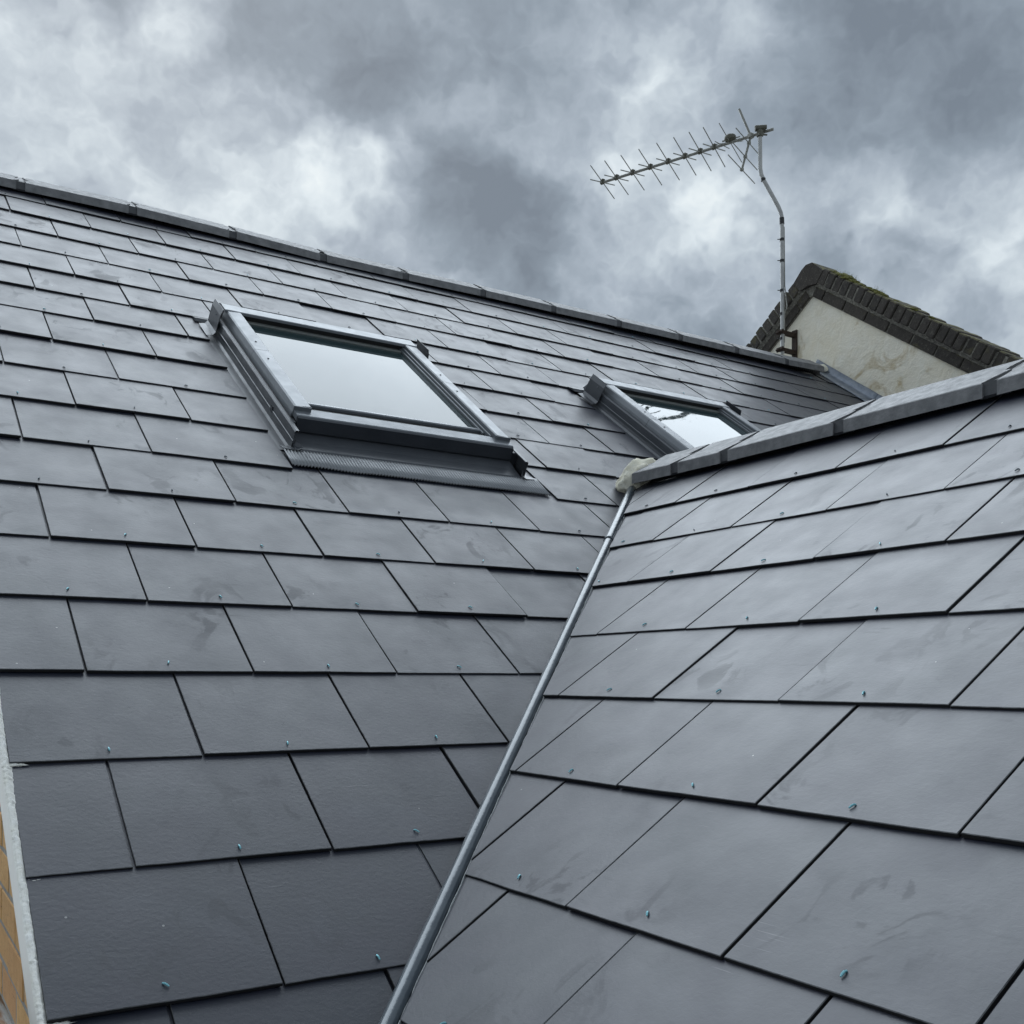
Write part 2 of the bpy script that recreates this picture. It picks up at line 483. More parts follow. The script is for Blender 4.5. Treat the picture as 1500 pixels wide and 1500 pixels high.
def area(poly):
    return 0.5 * sum(poly[i][0] * poly[(i + 1) % len(poly)][1] - poly[(i + 1) % len(poly)][0] * poly[i][1] for i in range(len(poly)))

def dedupe(poly):
    r_ = []
    for p in poly:
        if not r_ or math.hypot(p[0] - r_[-1][0], p[1] - r_[-1][1]) > 1e-4:
            r_.append(p)
    if len(r_) > 1 and math.hypot(r_[0][0] - r_[-1][0], r_[0][1] - r_[-1][1]) < 1e-4:
        r_.pop()
    return r_

def slab_mesh(name, poly, t, m, ch=0.0009):
    """thin plate with a small arris round its upper face; upper face at z = 0"""
    n = len(poly)
    inner = []
    for i in range(n):
        p0, p, p2 = Vector(poly[i - 1]), Vector(poly[i]), Vector(poly[(i + 1) % n])
        e1 = (p - p0).normalized(); e2 = (p2 - p).normalized()
        n1 = Vector((-e1.y, e1.x)); n2 = Vector((-e2.y, e2.x))
        d = n1 + n2
        kk = ch * 2 / max(0.35, d.dot(d)) if d.length > 1e-6 else ch
        q = p + d * kk
        inner.append((q.x, q.y))
    vs = [(x, y, 0) for x, y in inner] + [(x, y, -ch) for x, y in poly] + [(x, y, -t) for x, y in poly]
    fs = [tuple(range(n)), tuple(reversed(range(2 * n, 3 * n)))]
    for i in range(n):
        j = (i + 1) % n
        fs.append((n + i, n + j, j, i))
        fs.append((2 * n + i, 2 * n + j, n + j, n + i))
    me = new_mesh(name, vs, fs, [m, M['slate_edge'], M['slate_arris']])
    for i, pl_ in enumerate(me.polygons):
        if i > 1 and i % 2 == 0:
            pl_.material_index = 2          # worn arris
        elif i == 1 or i > 1:
            pl_.material_index = 1          # cut sides and underside are bare and dark
    return me

# ------------------------------------------------------------------ roof frames
a1, a2 = 0.6196655, 0.5909077
O1 = Vector((0.47146, 2.51507, 0.44301 + Z0))
O2 = Vector((1.41176, 1.28459, 0.10633 + Z0))
def frame(U, V, N, O):
    return Matrix(((U.x, V.x, N.x, O.x), (U.y, V.y, N.y, O.y), (U.z, V.z, N.z, O.z), (0, 0, 0, 1)))
M1 = frame(Vector((1, 0, 0)), Vector((0, math.cos(a1), math.sin(a1))), Vector((0, -math.sin(a1), math.cos(a1))), O1)
M2 = frame(Vector((0, -1, 0)), Vector((math.cos(a2), 0, math.sin(a2))), Vector((-math.sin(a2), 0, math.cos(a2))), O2)
# valley line seen in each roof's own plane
VA1, VB1 = Vector((-0.518086, -2.264370)), Vector((-1.172593, -3.020427))
VA2, VB2 = Vector((0.612880, -1.756165)), Vector((1.228365, -2.544313))

def halfplane(pa, pb, keep, offset):
    """half plane bounded by the line pa-pb, on the side of 'keep', pulled in by offset -> a, b, c"""
    d = (pb - pa).normalized()
    n = Vector((-d.y, d.x))
    if n.dot(keep - pa) > 0:
        n = -n                      # n points away from the kept side
    return n.x, n.y, n.dot(pa) - offset

T_SL = 0.0064
GAUGE = 0.2445
TILT = math.atan(T_SL / GAUGE)
LEN = 0.492
GAP = 0.0042

rivet_b = B()
rivet_b.tube([(0, 0.0015, -0.001), (0, 0.001, 0.0012), (0.0002, -0.0012, 0.0024), (0.0006, -0.0045, 0.0026), (0.001, -0.0085, 0.0020)], [0.0011, 0.0014, 0.0015, 0.0016, 0.0011], 6)
rivet_bright = rivet_b.mesh("rivet", M['rivet'], True)
rivet_dull = rivet_b.mesh("rivet", M['rivet_dark'], True)

def ragged(poly):
    """the tail edge of a slate is not quite straight"""
    res = []
    n = len(poly)
    for i in range(n):
        p, q = poly[i], poly[(i + 1) % n]
        res.append(p)
        if abs(p[1]) < 1e-6 and abs(q[1]) < 1e-6 and abs(q[0] - p[0]) > 0.05:
            m_ = max(2, int(abs(q[0] - p[0]) / 0.06))
            for k_ in range(1, m_):
                f = (k_ + random.uniform(-0.3, 0.3)) / m_
                res.append((p[0] + (q[0] - p[0]) * f, random.uniform(-0.0009, 0.0009)))
    return res
full_mesh = {}
def full_slate(w):
    key = (round(w, 3), random.randrange(3))
    if key not in full_mesh:
        full_mesh[key] = slab_mesh("slate", ragged([(0, 0), (w, 0), (w, LEN), (0, LEN)]), T_SL, M['slate'])
    return full_mesh[key]

def lay_slates(root, courses, jrange, planes_for, holes, urange, bright_below):
    for c in sorted(courses):
        du, v0 = courses[c]
        half = 0.5 if c % 2 else 0.0
        cells = []
        for jj in range(*jrange):
            ul, ur = (jj + half) * 0.3 + du, (jj + 1 + half) * 0.3 + du
            if ur < urange[0] or ul > urange[1]:
                continue
            cells.append([max(ul, urange[0]), min(ur, urange[1]), True])
        # cut the row round openings in the roof
        for (ha, hb, vb, vt, thin) in holes:
            if not (vb - 0.03 <= v0 < vt):
                continue
            nxt = []
            for ul, ur, whole in cells:
                if ur <= ha or ul >= hb:
                    nxt.append([ul, ur, whole])
                else:
                    if ul < ha - 0.004:
                        if ha - ul < thin and nxt and c != 5:
                            nxt[-1][1] = ha
                        else:
                            nxt.append([ul, ha, False])
                    if ur > hb + 0.004:
                        nxt.append([hb, ur, False])
            cells = nxt
        for ul, ur, whole in cells:
            g1 = GAP * 0.5 * random.uniform(0.6, 1.35)
            g2 = GAP * 0.5 * random.uniform(0.6, 1.35)
            poly = [(ul + g1, v0), (ur - g2, v0), (ur - g2, v0 + LEN), (ul + g1, v0 + LEN)]
            a0 = area(poly)
            planes = planes_for(ul, v0)
            for (a, b_, cc) in planes:
                if poly:
                    poly = clip(poly, a, b_, cc)
            poly = dedupe(poly) if poly else []
            if len(poly) < 3 or area(poly) < 0.0012:
                continue
            uncut = abs(area(poly) - a0) < 1e-6
            loc = [(x - ul - g1, y - v0) for x, y in poly]
            if uncut and abs(ur - ul - 0.3) < 1e-3:
                me = full_slate(round(ur - ul - g1 - g2, 3))
            else:
                me = slab_mesh("slate", ragged(loc), T_SL, M['slate'])
            lift = random.uniform(0.0002, 0.0044)
            tx = -TILT + random.gauss(0, 0.0019)
            mtx = (Matrix.Translation((ul + g1, v0 + random.uniform(-0.0013, 0.0013), lift)) @ Matrix.Rotation(tx, 4, 'X')
                   @ Matrix.Rotation(random.gauss(0, 0.0019), 4, 'Y') @ Matrix.Rotation(random.gauss(0, 0.0017), 4, 'Z'))
            s = part("slate", me, root, mtx)
            # copper rivet through the tail of the slate, over the joint below
            um = (ul + ur) * 0.5 - ul - g1 + random.uniform(-0.006, 0.006)
            vm = 0.026 + random.uniform(-0.004, 0.004)
            inside = all(a * (um + ul + g1) + b_ * (vm + v0) <= cc - 0.01 for (a, b_, cc) in planes)
            if inside and ur - ul > 0.24:
                near = c <= bright_below
                rv = part("rivet", rivet_bright if near or random.random() < 0.25 else rivet_dull, s,
                          Matrix.Translation((um, vm, 0.0)) @ Matrix.Rotation(random.uniform(-0.7, 0.7), 4, 'Z'))

# ------------------------------------------------------------------ ground
g = B(); g.add([(-400, -400, 0), (400, -400, 0), (400, 400, 0), (-400, 400, 0)], [(0, 1, 2, 3)])
ground = bpy.data.objects.new("ground", new_mesh("ground", g.v, g.f, M['soil']))
col.objects.link(ground)
ground['kind'] = 'structure'
ground['label'] = 'pale concrete ground around the houses'

# ------------------------------------------------------------------ main roof
X_WALL = 5.62                 # plane of the neighbouring gable
U_WALL = X_WALL - O1.x
main_roof = thing("main_roof", "large dark slate roof rising to a long ridge, holding both roof windows", "roof", M1)
C1 = {-6: (-0.0001, -1.4627), -5: (0.0006, -1.2218), -4: (0.0021, -0.9765), -3: (0.0018, -0.7353), -2: (0.0007, -0.491), -1: (-0.0006, -0.252),
      0: (0.0004, -0.0053), 1: (-0.0068, 0.2382), 2: (-0.0044, 0.489), 3: (-0.007, 0.7326), 4: (-0.005, 0.9809), 5: (-0.0035, 1.2322),
      6: (-0.0036, 1.4646), 7: (0.0001, 1.7032), 8: (0.0006, 1.9477), 9: (0.0034, 2.1914), 10: (0.0068, 2.4338), 11: (0.0118, 2.6668)}
for c in (-7, -8, -9):
    C1[c] = (0.0, -1.4627 + (c + 6) * 0.2435)
RIDGE_V = 2.785
W1U, W2U = 0.553, 2.190       # left upstands of the two roof windows
HOLES = [(W1U - 0.033, W1U + 0.847, 0.23, 1.42, 0.08), (W2U - 0.033, W2U + 0.847, 0.23, 1.42, 0.08)]
valley1 = halfplane(VA1, VB1, Vector((-1.0, 1.0)), -0.014)
APEX1 = Vector((1.854, 0.476))            # where the extension's ridge line runs into this roof
valley1b = halfplane(APEX1, APEX1 + Vector((0.6546, -0.7561)), APEX1 + Vector((1, 1)), 0.004)
def planes_main(ul, v0):
    top = (0, 1, 2.93)
    if v0 >= APEX1.y - 0.01:
        return [top]
    return [valley1, top] if ul < APEX1.x - 0.02 else [valley1b, top]
lay_slates(main_roof, C1, (-2, 19), planes_main, HOLES, (-0.292, 5.045), -1)

def deck_poly(poly, h, name, root):
    n = len(poly)
    vs = [(x, y, h) for x, y in poly] + [(x, y, h - 0.02) for x, y in poly]
    fs = [tuple(range(n)), tuple(reversed(range(n, 2 * n)))] + [(i + n, (i + 1) % n + n, (i + 1) % n, i) for i in range(n)]
    return part(name, new_mesh(name, vs, fs, M['deck']), root)
deck_poly([(-0.280, APEX1.y), (-0.280, -2.25), (-0.50, -2.25), APEX1[:], (APEX1.x + 2.36, -2.25), (U_WALL - 0.01, -2.25), (U_WALL - 0.01, 2.87), (-0.280, 2.87)][0:2] + [tuple(VA1), APEX1[:], (APEX1.x + 2.36, -2.25), (U_WALL - 0.01, -2.25), (U_WALL - 0.01, 2.87), (-0.280, 2.87)], -0.0215, "underlay", main_roof)

def ridge_tile(root, ulist, vlip, hoff, aslope, seed):
    """angled ridge tiles with stepped joint ends; ulist = joint positions, hoff = height shift at each joint"""
    rnd = random.Random(seed)
    wing = 0.17
    fl = R(5.5)
    lip1 = (vlip + 0.001, 0.045)
    lip0 = (lip1[0] - math.sin(aslope) * 0.036, lip1[1] - math.cos(aslope) * 0.036)      # plumb face
    dirf = (math.cos(fl), -math.sin(fl))
    back = (math.cos(-(2 * aslope - fl)), math.sin(-(2 * aslope - fl)))
    def pt(s):
        # s along the profile: negative = on the lip, 0..wing = front wing, beyond = rear wing
        if s <= 0:
            f = (s + 0.033) / 0.033
            return (lip0[0] + (lip1[0] - lip0[0]) * f, lip0[1] + (lip1[1] - lip0[1]) * f)
        if s <= wing:
            return (lip1[0] + dirf[0] * s, lip1[1] + dirf[1] * s)
        ap = (lip1[0] + dirf[0] * wing, lip1[1] + dirf[1] * wing)
        return (ap[0] + back[0] * (s - wing), ap[1] + back[1] * (s - wing))
    def nrm(s):
        if s < 0: return (-1, 0)
        if s <= wing - 1e-6: return (math.sin(fl), math.cos(fl))
        return (-back[1], back[0])
    rows = [-0.033, -0.0018, 0.0022, 0.058, 0.082, 0.088, 0.112, wing - 0.004, wing + 0.004, wing + 0.16]
    lefts = [0.002, 0.002, 0.004, 0.004, 0.010, 0.028, 0.012, 0.006, 0.006, 0.006]
    rights = [0.032, 0.032, 0.038, 0.013, 0.006, 0.026, 0.020, 0.009, 0.009, 0.009]
    for i in range(len(ulist) - 1):
        ua, ub = ulist[i], ulist[i + 1]
        ha, hb = hoff[i] + rnd.uniform(-0.001, 0.001), hoff[i + 1] + rnd.uniform(-0.001, 0.001)
        top, bot = [], []
        nseg = 6
        jl = [rnd.uniform(0, 0.006) if 1 < q < 8 else 0.0 for q in range(len(rows))]
        jr = [rnd.uniform(0, 0.010) if 1 < q < 8 else rnd.uniform(0, 0.003) for q in range(len(rows))]
        for r_, s in enumerate(rows):
            p = pt(s)
            if r_ == 1: nn = (-0.8, 0.6)
            elif r_ == 2: nn = (-0.3, 0.95)
            elif r_ in (7, 8): nn = (0.1, 1.0)
            else: nn = nrm(s)
            th = 0.013
            for q in range(nseg + 1):
                f = q / nseg
                uu = ua + lefts[r_] + jl[r_] + (ub - rights[r_] - jr[r_] - ua - lefts[r_] - jl[r_]) * f
                hh = ha + (hb - ha) * f
                jit = 0.0006 * mnoise.noise(Vector((uu * 14, s * 30, seed)))
                top.append((uu, p[0], p[1] + hh + jit))
                bot.append((uu, p[0] - nn[0] * th, p[1] - nn[1] * th + hh))
        nr, nc = len(rows), nseg + 1
        vs = top + bot
        fs = []
        o = nr * nc
        for r_ in range(nr - 1):
            for q in range(nseg):
                fs.append((r_ * nc + q, r_ * nc + q + 1, (r_ + 1) * nc + q + 1, (r_ + 1) * nc + q))
                fs.append((o + r_ * nc + q, o + (r_ + 1) * nc + q, o + (r_ + 1) * nc + q + 1, o + r_ * nc + q + 1))
        for r_ in range(nr - 1):
            fs.append((r_ * nc, (r_ + 1) * nc, o + (r_ + 1) * nc, o + r_ * nc))
            fs.append((r_ * nc + nseg, o + r_ * nc + nseg, o + (r_ + 1) * nc + nseg, (r_ + 1) * nc + nseg))
        for q in range(nseg):
            fs.append((q, o + q, o + q + 1, q + 1))
            e = (nr - 1) * nc
            fs.append((e + q, e + q + 1, o + e + q + 1, o + e + q))
        tile = part("ridge_tile", new_mesh("ridge_tile", vs, fs, M['ridge']), root)
        # joint piece that shows in the stepped gap between two tiles
        if i < len(ulist) - 2:
            b = B()
            sp = [-0.031, -0.002, 0.003, 0.10, wing, wing + 0.15]
            prof = []
            for s in sp:
                p = pt(s); nn = nrm(s) if s != 0.003 else (-0.4, 0.9)
                prof.append((p[0] - nn[0] * 0.006, p[1] - nn[1] * 0.006 + hb))
            low = [(x + 0.003, y - 0.008) for x, y in prof]
            b.prism(prof + low[::-1], ub - 0.045, ub + 0.03, 'x')
            part("ridge_joint", b.mesh("ridge_joint", M['union']), tile)

J1 = [-0.37, 0.090, 0.542, 0.990, 1.440, 1.887, 2.345, 2.803, 3.266, 3.735, 4.205, 4.652, 5.02]
vapp = [2.67, 2.68, 2.713, 2.699, 2.66, 2.67, 2.705, 2.717, 2.737, 2.755, 2.766, 2.775, 2.82]
H1 = [(x - 2.70) / 4.6 for x in vapp]
ridge_tile(main_roof, J1, RIDGE_V, H1, a1, 3)

def comb(root, ua, ub, vlip, period=0.0085):
    """black corrugated vent strip that shows under the ridge lip"""
    vs, fs = [], []
    n = int((ub - ua) / period) * 2
    for i in range(n + 1):
        u = ua + i * period * 0.5
        dz = 0.0045 if i % 2 else 0.0
        vs += [(u, vlip - (0.003 if i % 2 else 0), -0.0025 + dz), (u, vlip + 0.018, 0.007 + dz), (u, vlip + 0.03, 0.030)]
    for i in range(n):
        for q in range(2):
            fs.append((i * 3 + q, i * 3 + 3 + q, i * 3 + 4 + q, i * 3 + 1 + q))
    o = part("ridge_vent", new_mesh("ridge_vent", vs, fs, M['black']), root)
    o['kind'] = 'stuff'
    return o
comb(main_roof, -0.29, 5.04, RIDGE_V + 0.032, 0.02)

# unseen rear slope behind the ridge, added to stop light leaking
rb = B()
dn = (math.cos(-2 * a1), math.sin(-2 * a1))
rb.prism([(2.86, -0.03), (2.86 + dn[0] * 3.2, -0.03 + dn[1] * 3.2), (2.85 + dn[0] * 3.2, -0.06 + dn[1] * 3.2), (2.84, -0.06)], -0.29, U_WALL - 0.02, 'x')
part("rear_slope", rb.mesh("rear_slope", M['slate']), main_roof)

# verge: rough white mortar under the slate ends, smooth white board below it
vb_ = B()
nseg = 420
vs, fs = [], []
for i in range(nseg + 1):
    vv = -1.95 + i * (2.2 / nseg) if i <= nseg - 20 else -1.95 + (nseg - 20) * (2.2 / nseg) + (i - nseg + 20) * (2.74 / 20)
    r1 = 0.0016 * mnoise.noise(Vector((vv * 18, 0.3, 1))) + 0.0026 * mnoise.noise(Vector((vv * 150, 2.3, 1)))
    r2 = 0.003 * mnoise.noise(Vector((vv * 20, 7.3, 4)))
    row = [(-0.2935 + r1 * 0.6, vv, 0.0005 + r1 * 0.5), (-0.2975 + r1 * 0.8, vv, -0.003), (-0.3000 + r2 * 0.2, vv, -0.0095 + r2 * 0.8), (-0.283, vv, -0.020), (-0.283, vv, -0.0075)]
    vs += row
for i in range(nseg):
    for q in range(5):
        a = i * 5 + q; b_ = i * 5 + (q + 1) % 5
        fs.append((a, b_, b_ + 5, a + 5))
part("verge_mortar", new_mesh("verge_mortar", vs, fs, M['white_mortar'], False), main_roof)
b = B(); b.box(-0.2995, -0.282, -2.25, 2.84, -0.066, -0.0105)
part("verge_board", b.mesh("verge_board", M['board']), main_roof)
for (vv, s) in ((-1.222, 0.010), (-0.977, 0.012), (-1.463, 0.013)):
    part("mortar_daub", lump("mortar_daub", M['white_mortar'], (s * 1.3, s * 0.22, s * 0.22), vv, 0.9, 3), main_roof,
         Matrix.Translation((-0.281, vv - 0.004, -0.004)))

# lead flashing against the neighbouring gable
for (va, vbt, dz) in ((2.40, 3.02, 0.002), (1.4, 2.46, 0.0)):
    vs, fs = [], []
    n = 16
    for i in range(n + 1):
        vv = va + (vbt - va) * i / n
        w = 0.003 * mnoise.noise(Vector((vv * 6, 1, dz * 900)))
        upr = 0.0015 * mnoise.noise(Vector((vv * 9, 5, dz * 900)))
        # face of the wall is vertical: rising normal to the roof keeps x constant
        prof = [(5.026 + w, 0.001 + dz), (5.03 + w, 0.0055 + dz), (5.085, 0.0075 + w + dz), (5.122 + w, 0.010 + dz), (U_WALL - 0.008 - dz, 0.018 + dz), (U_WALL - 0.003 - dz, 0.060 + upr)]
        vs += [(x, vv, z) for x, z in prof]
    for i in range(n):
        for q in range(5):
            a = i * 6 + q
            fs.append((a, a + 1, a + 7, a + 6))
    lf = part("lead_flashing", new_mesh("lead_flashing", vs, fs, M['lead'], True), main_roof)
    md = lf.modifiers.new("thickness", 'SOLIDIFY'); md.thickness = 0.002; md.offset = 1
part("mortar_daub", lump("mortar_daub", M['mortar'], (0.030, 0.030, 0.026), 4.0, 0.45, 3), main_roof, Matrix.Translation((5.105, 2.90, 0.035)))

# ------------------------------------------------------------------ extension roof
ext = thing("extension_roof", "lower slate roof at right whose toothed ridge runs into the large roof", "roof", M2)
C2 = {-3: (0.0014, -0.7394), -2: (0.0001, -0.4912), -1: (-0.002, -0.2497), 0: (0.0013, -0.0015), 1: (-0.0011, 0.253), 2: (0.001, 0.5007), 3: (-0.002, 0.7589)}
for c in (-4, -5):
    C2[c] = (0.0, -0.7394 + (c + 3) * 0.248)
valley2 = halfplane(VA2, VB2, Vector((1.0, 0.5)), 0.044)
lay_slates(ext, C2, (-7, 8), lambda ul, v0: [valley2, (0, 1, 1.12)], [], (-3.0, 2.3), 1)
dp = clip([(-3.0, -1.35), (2.28, -1.35), (2.28, 1.09), (-3.0, 1.09)], *halfplane(VA2, VB2, Vector((1.0, 0.5)), 0.0))
deck_poly(dp, -0.0215, "underlay", ext)
J2 = [-1.475, -1.243, -1.017, -0.580, -0.139, 0.310, 0.760, 1.210, 1.660]
H2 = [0.009, 0.005, 0.002, 0.0, -0.001, 0.0, 0.001, 0.0, 0.0]
ridge_tile(ext, J2, 1.001, H2, a2, 11)
comb(ext, -1.43, 1.7, 1.001 + 0.018)
rb = B()
dn = (math.cos(-2 * a2), math.sin(-2 * a2))
rb.prism([(1.09, -0.03), (1.09 + dn[0] * 2.4, -0.03 + dn[1] * 2.4), (1.08 + dn[0] * 2.4, -0.06 + dn[1] * 2.4), (1.07, -0.06)], -1.5, 1.7, 'x')
part("rear_slope", rb.mesh("rear_slope", M['slate']), ext)  # unseen, added to keep light from leaking in behind
# cream mortar filling the end of the ridge where it meets the large roof
me = lump("ridge_end_mortar", M['mortar'], (0.044, 0.080, 0.050), 1.7, 0.30, 4)
part("ridge_end_mortar", me, ext, Matrix.Translation((-1.505, 1.045, 0.022)) @ Matrix.Rotation(R(-22), 4, 'Z'))

# ------------------------------------------------------------------ valley trim
vd = (M1.to_3x3() @ Vector((VA1.x - VB1.x, VA1.y - VB1.y, 0))).normalized()       # up the valley
vp0 = M1 @ Vector((VA1.x, VA1.y, 0))
MV = Matrix.Translation(vp0)
valley = thing("valley_trim", "shiny grey rolled trim lying in the valley between both slate roofs", "valley trim", MV)
reg(valley, MV)
n1w = M1.to_3x3() @ Vector((0, 0, 1)); n2w = M2.to_3x3() @ Vector((0, 0, 1))
nup = (n1w + n2w).normalized()
side = vd.cross(nup).normalized()          # to the right seen going up
def valley_piece(s0, s1, rad, seed, edge=True):
    prof = []
    for i in range(13):
        a = math.pi * (1.06 - 1.14 * i / 12)
        prof.append((math.cos(a) * rad, math.sin(a) * rad + 0.004))
    prof.append((rad + 0.006, -0.003)); prof.append((rad + 0.022, 0.0035))
    n = 60
    vs, fs = [], []
    for i in range(n + 1):
        s = s0 + (s1 - s0) * i / n
        for q, (x, y) in enumerate(prof):
            wob = 0.0006 * mnoise.noise(Vector((s * 9, q * 0.5, seed)))
            vs.append(vp0 + vd * s + side * (x + 0.0255 + wob) + nup * (y + 0.009 + wob))
    m_ = len(prof)
    for i in range(n):
        for q in range(m_ - 1):
            fs.append((i * m_ + q, i * m_ + q + 1, (i + 1) * m_ + q + 1, (i + 1) * m_ + q))
    me = new_mesh("valley_roll", vs, fs, M['valley'], True)
    o = part("valley_roll", me, valley, world=True)
    md = o.modifiers.new("thickness", 'SOLIDIFY'); md.thickness = 0.0025; md.offset = -1
    return o
SJ = 2.905
valley_piece(0.25, SJ + 0.06, 0.0128, 1)
valley_piece(SJ, 3.52, 0.0152, 2)
# pale broken edge of the cut slates beside the roll
vs, fs = [], []
n = 260
for i in range(n + 1):
    s = 0.4 + 3.05 * i / n
    w = 0.0016 * mnoise.noise(Vector((s * 40, 3, 0))) + 0.001 * mnoise.noise(Vector((s * 130, 5, 0)))
    c_ = vp0 + vd * s
    nn2 = n2w
    e = nn2.cross(vd).normalized()
    if e.dot(side) < 0: e = -e
    hgt = -0.001 + 0.0016 * mnoise.noise(Vector((s * 25, 9, 0)))
    vs += [c_ + e * (0.0425 + w) + nn2 * (hgt - 0.005), c_ + e * (0.0430 + w) + nn2 * hgt]
for i in range(n):
    fs.append((2 * i, 2 * i + 2, 2 * i + 3, 2 * i + 1))
o = part("cut_edge", new_mesh("cut_edge", vs, fs, M['valley_edge']), valley, world=True)
md = o.modifiers.new("thickness", 'SOLIDIFY'); md.thickness = 0.0012; md.offset = 0

# ------------------------------------------------------------------ roof windows
def roof_window(u0, label):
    MW = M1 @ Matrix.Translation((u0, 0.45, 0))
    w = thing("roof_window", label, "roof window", MW, "roof windows in the large slate roof")
    WD = 0.790
    P = lambda name, b, m, smooth=False, par=None: part(name, b.mesh(name, M[m], smooth), par or w)
    # frame body hidden under covers
    b = B(); b.box(0.006, WD - 0.006, 0.004, 0.93, -0.02, 0.052)
    body = P("frame", b, 'seal')
    # side flashings with a small gutter
    for sgn in (0, 1):
        f = (lambda x: x) if sgn == 0 else (lambda x: WD - x)
        prof = [(-0.050, -0.014), (-0.040, -0.013), (-0.034, -0.0075), (-0.022, -0.0065), (-0.008, -0.0055), (-0.002, 0.002), (0.0, 0.012), (0.0, 0.024), (0.0016, 0.026), (0.0016, 0.052), (0.004, 0.056), (0.0125, 0.056), (0.0125, 0.050)]
        b = B(); b.prism([(f(x), y) for x, y in prof], -0.075, 0.925, 'y', closed=False)
        o = P("side_flashing", b, 'flash')
        md = o.modifiers.new("thickness", 'SOLIDIFY'); md.thickness = 0.0012; md.offset = 0
        # flat clips on the upstand
        cb = B(); cb.box(f(-0.0006) - 0.0012, f(-0.0006) + 0.0012, 0.14, 0.148, 0.018, 0.036); cb.box(f(-0.0006) - 0.0012, f(-0.0006) + 0.0012, 0.152, 0.158, 0.018, 0.036)
        part("clip", cb.mesh("clip", M['alu_dark']), o)
        # foot of the flashing, folded over the apron
        b = B()
        b.add([(f(-0.034), -0.070, 0.0035), (f(0.0), -0.070, 0.006), (f(0.010), -0.070, 0.026), (f(-0.030), -0.098, 0.0085), (f(0.010), -0.105, 0.0100), (f(0.026), -0.098, 0.016)],
              [(0, 1, 4, 3), (1, 2, 5, 4)])
        o = P("flashing_foot", b, 'flash')
        md = o.modifiers.new("thickness", 'SOLIDIFY'); md.thickness = 0.0015; md.offset = 0
        # cover strips, two lengths
        for (ya, yb) in ((0.040, 0.4955), (0.4975, 0.885)):
            x0, x1 = 0.021, 0.079
            if sgn: pr_ = [(WD - x, z) for x, z in ((x0, 0.052), (x0 + 0.002, 0.066), (x0 + 0.007, 0.083), (x0 + 0.011, 0.087), (x1 - 0.004, 0.089), (x1, 0.086), (x1, 0.055))]
            else: pr_ = [(x0, 0.052), (x0 + 0.002, 0.066), (x0 + 0.007, 0.083), (x0 + 0.011, 0.087), (x1 - 0.004, 0.089), (x1, 0.086), (x1, 0.055)]
            b = B(); b.prism(pr_, ya, yb, 'y')
            cv = P("cover_strip", b, 'alu')
            ys = yb - 0.075 if ya < 0.2 else ya + 0.075
            b = B(); xs = f(0.053)
            b.tube([(xs, ys, 0.0875), (xs, ys, 0.0902)], [0.0035, 0.003], 8)
            part("screw", b.mesh("screw", M['alu_dark'], True), cv)
            if ya < 0.2:
                b = B(); b.box(min(f(x0 + 0.003), f(x1 - 0.001)), max(f(x0 + 0.003), f(x1 - 0.001)), 0.0345, 0.0398, 0.058, 0.0875, 0.0012)
                part("end_cap", b.mesh("end_cap", M['alu']), cv)
        # corner block at the foot
        b = B(); b.box(min(f(0.0015), f(0.026)), max(f(0.0015), f(0.026)), -0.006, 0.02, 0.012, 0.054, 0.0015)
        P("corner_block", b, 'alu_dark')
        # head flashing end plate, standing up beside the top corner
        b = B()
        ya, yb = 0.815, 0.935
        pts = [(f(0.003), 0.101), (f(-0.004), 0.080), (f(-0.008), 0.045), (f(-0.010), 0.022), (f(-0.018), 0.010), (f(-0.040), 0.006)]
        b.prism(pts, ya, yb, 'y', closed=False)
        o = P("head_flashing_end", b, 'alu_dark' if u0 > 1 else 'flash')
        md = o.modifiers.new("thickness", 'SOLIDIFY'); md.thickness = 0.0015; md.offset = 0
        b = B(); b.tube([(f(-0.0052), 0.862, 0.068), (f(-0.0085), 0.862, 0.068)], [0.0035, 0.002], 8)
        part("screw", b.mesh("screw", M['alu'], True), o)
        # sash stile
        b = B()
        xs = sorted((f(0.0805), f(0.0865))); b.box(xs[0], xs[1], 0.062, 0.90, 0.055, 0.0765, 0.0015)
        P("sash_stile", b, 'alu')
        b = B()
        xs = sorted((f(0.0880), f(0.0935))); b.box(xs[0], xs[1], 0.10, 0.90, 0.052, 0.0685, 0.0015)
        P("glazing_bead", b, 'alu')
        b = B()
        xs = sorted((f(0.079), f(0.0955))); b.box(xs[0], xs[1], 0.06, 0.90, 0.05, 0.0605)
        P("gasket", b, 'seal')
    # pane
    b = B(); b.box(0.092, WD - 0.092, 0.134, 0.90, 0.046, 0.0597)
    P("pane", b, 'glass')
    # bottom rail
    b = B(); b.prism([(0.002, 0.056), (0.002, 0.070), (0.006, 0.0735), (0.050, 0.0765), (0.056, 0.074), (0.058, 0.060)], 0.026, WD - 0.026, 'x')
    P("bottom_rail", b, 'alu')
    b = B(); b.prism([(0.058, 0.05), (0.058, 0.0625), (0.084, 0.0655), (0.088, 0.062), (0.088, 0.05)], 0.088, WD - 0.088, 'x')
    P("rail_step", b, 'flash')
    b = B(); b.prism([(0.088, 0.05), (0.088, 0.058), (0.118, 0.0585), (0.118, 0.05)], 0.088, WD - 0.088, 'x')
    P("gasket", b, 'seal')
    b = B(); b.prism([(0.118, 0.05), (0.119, 0.066), (0.124, 0.0685), (0.136, 0.067), (0.138, 0.062), (0.138, 0.05)], 0.090, WD - 0.090, 'x')
    P("glazing_bead", b, 'alu')
    b = B(); b.box(0.094, WD - 0.094, 0.138, 0.1415, 0.05, 0.0615); P("gasket", b, 'seal')
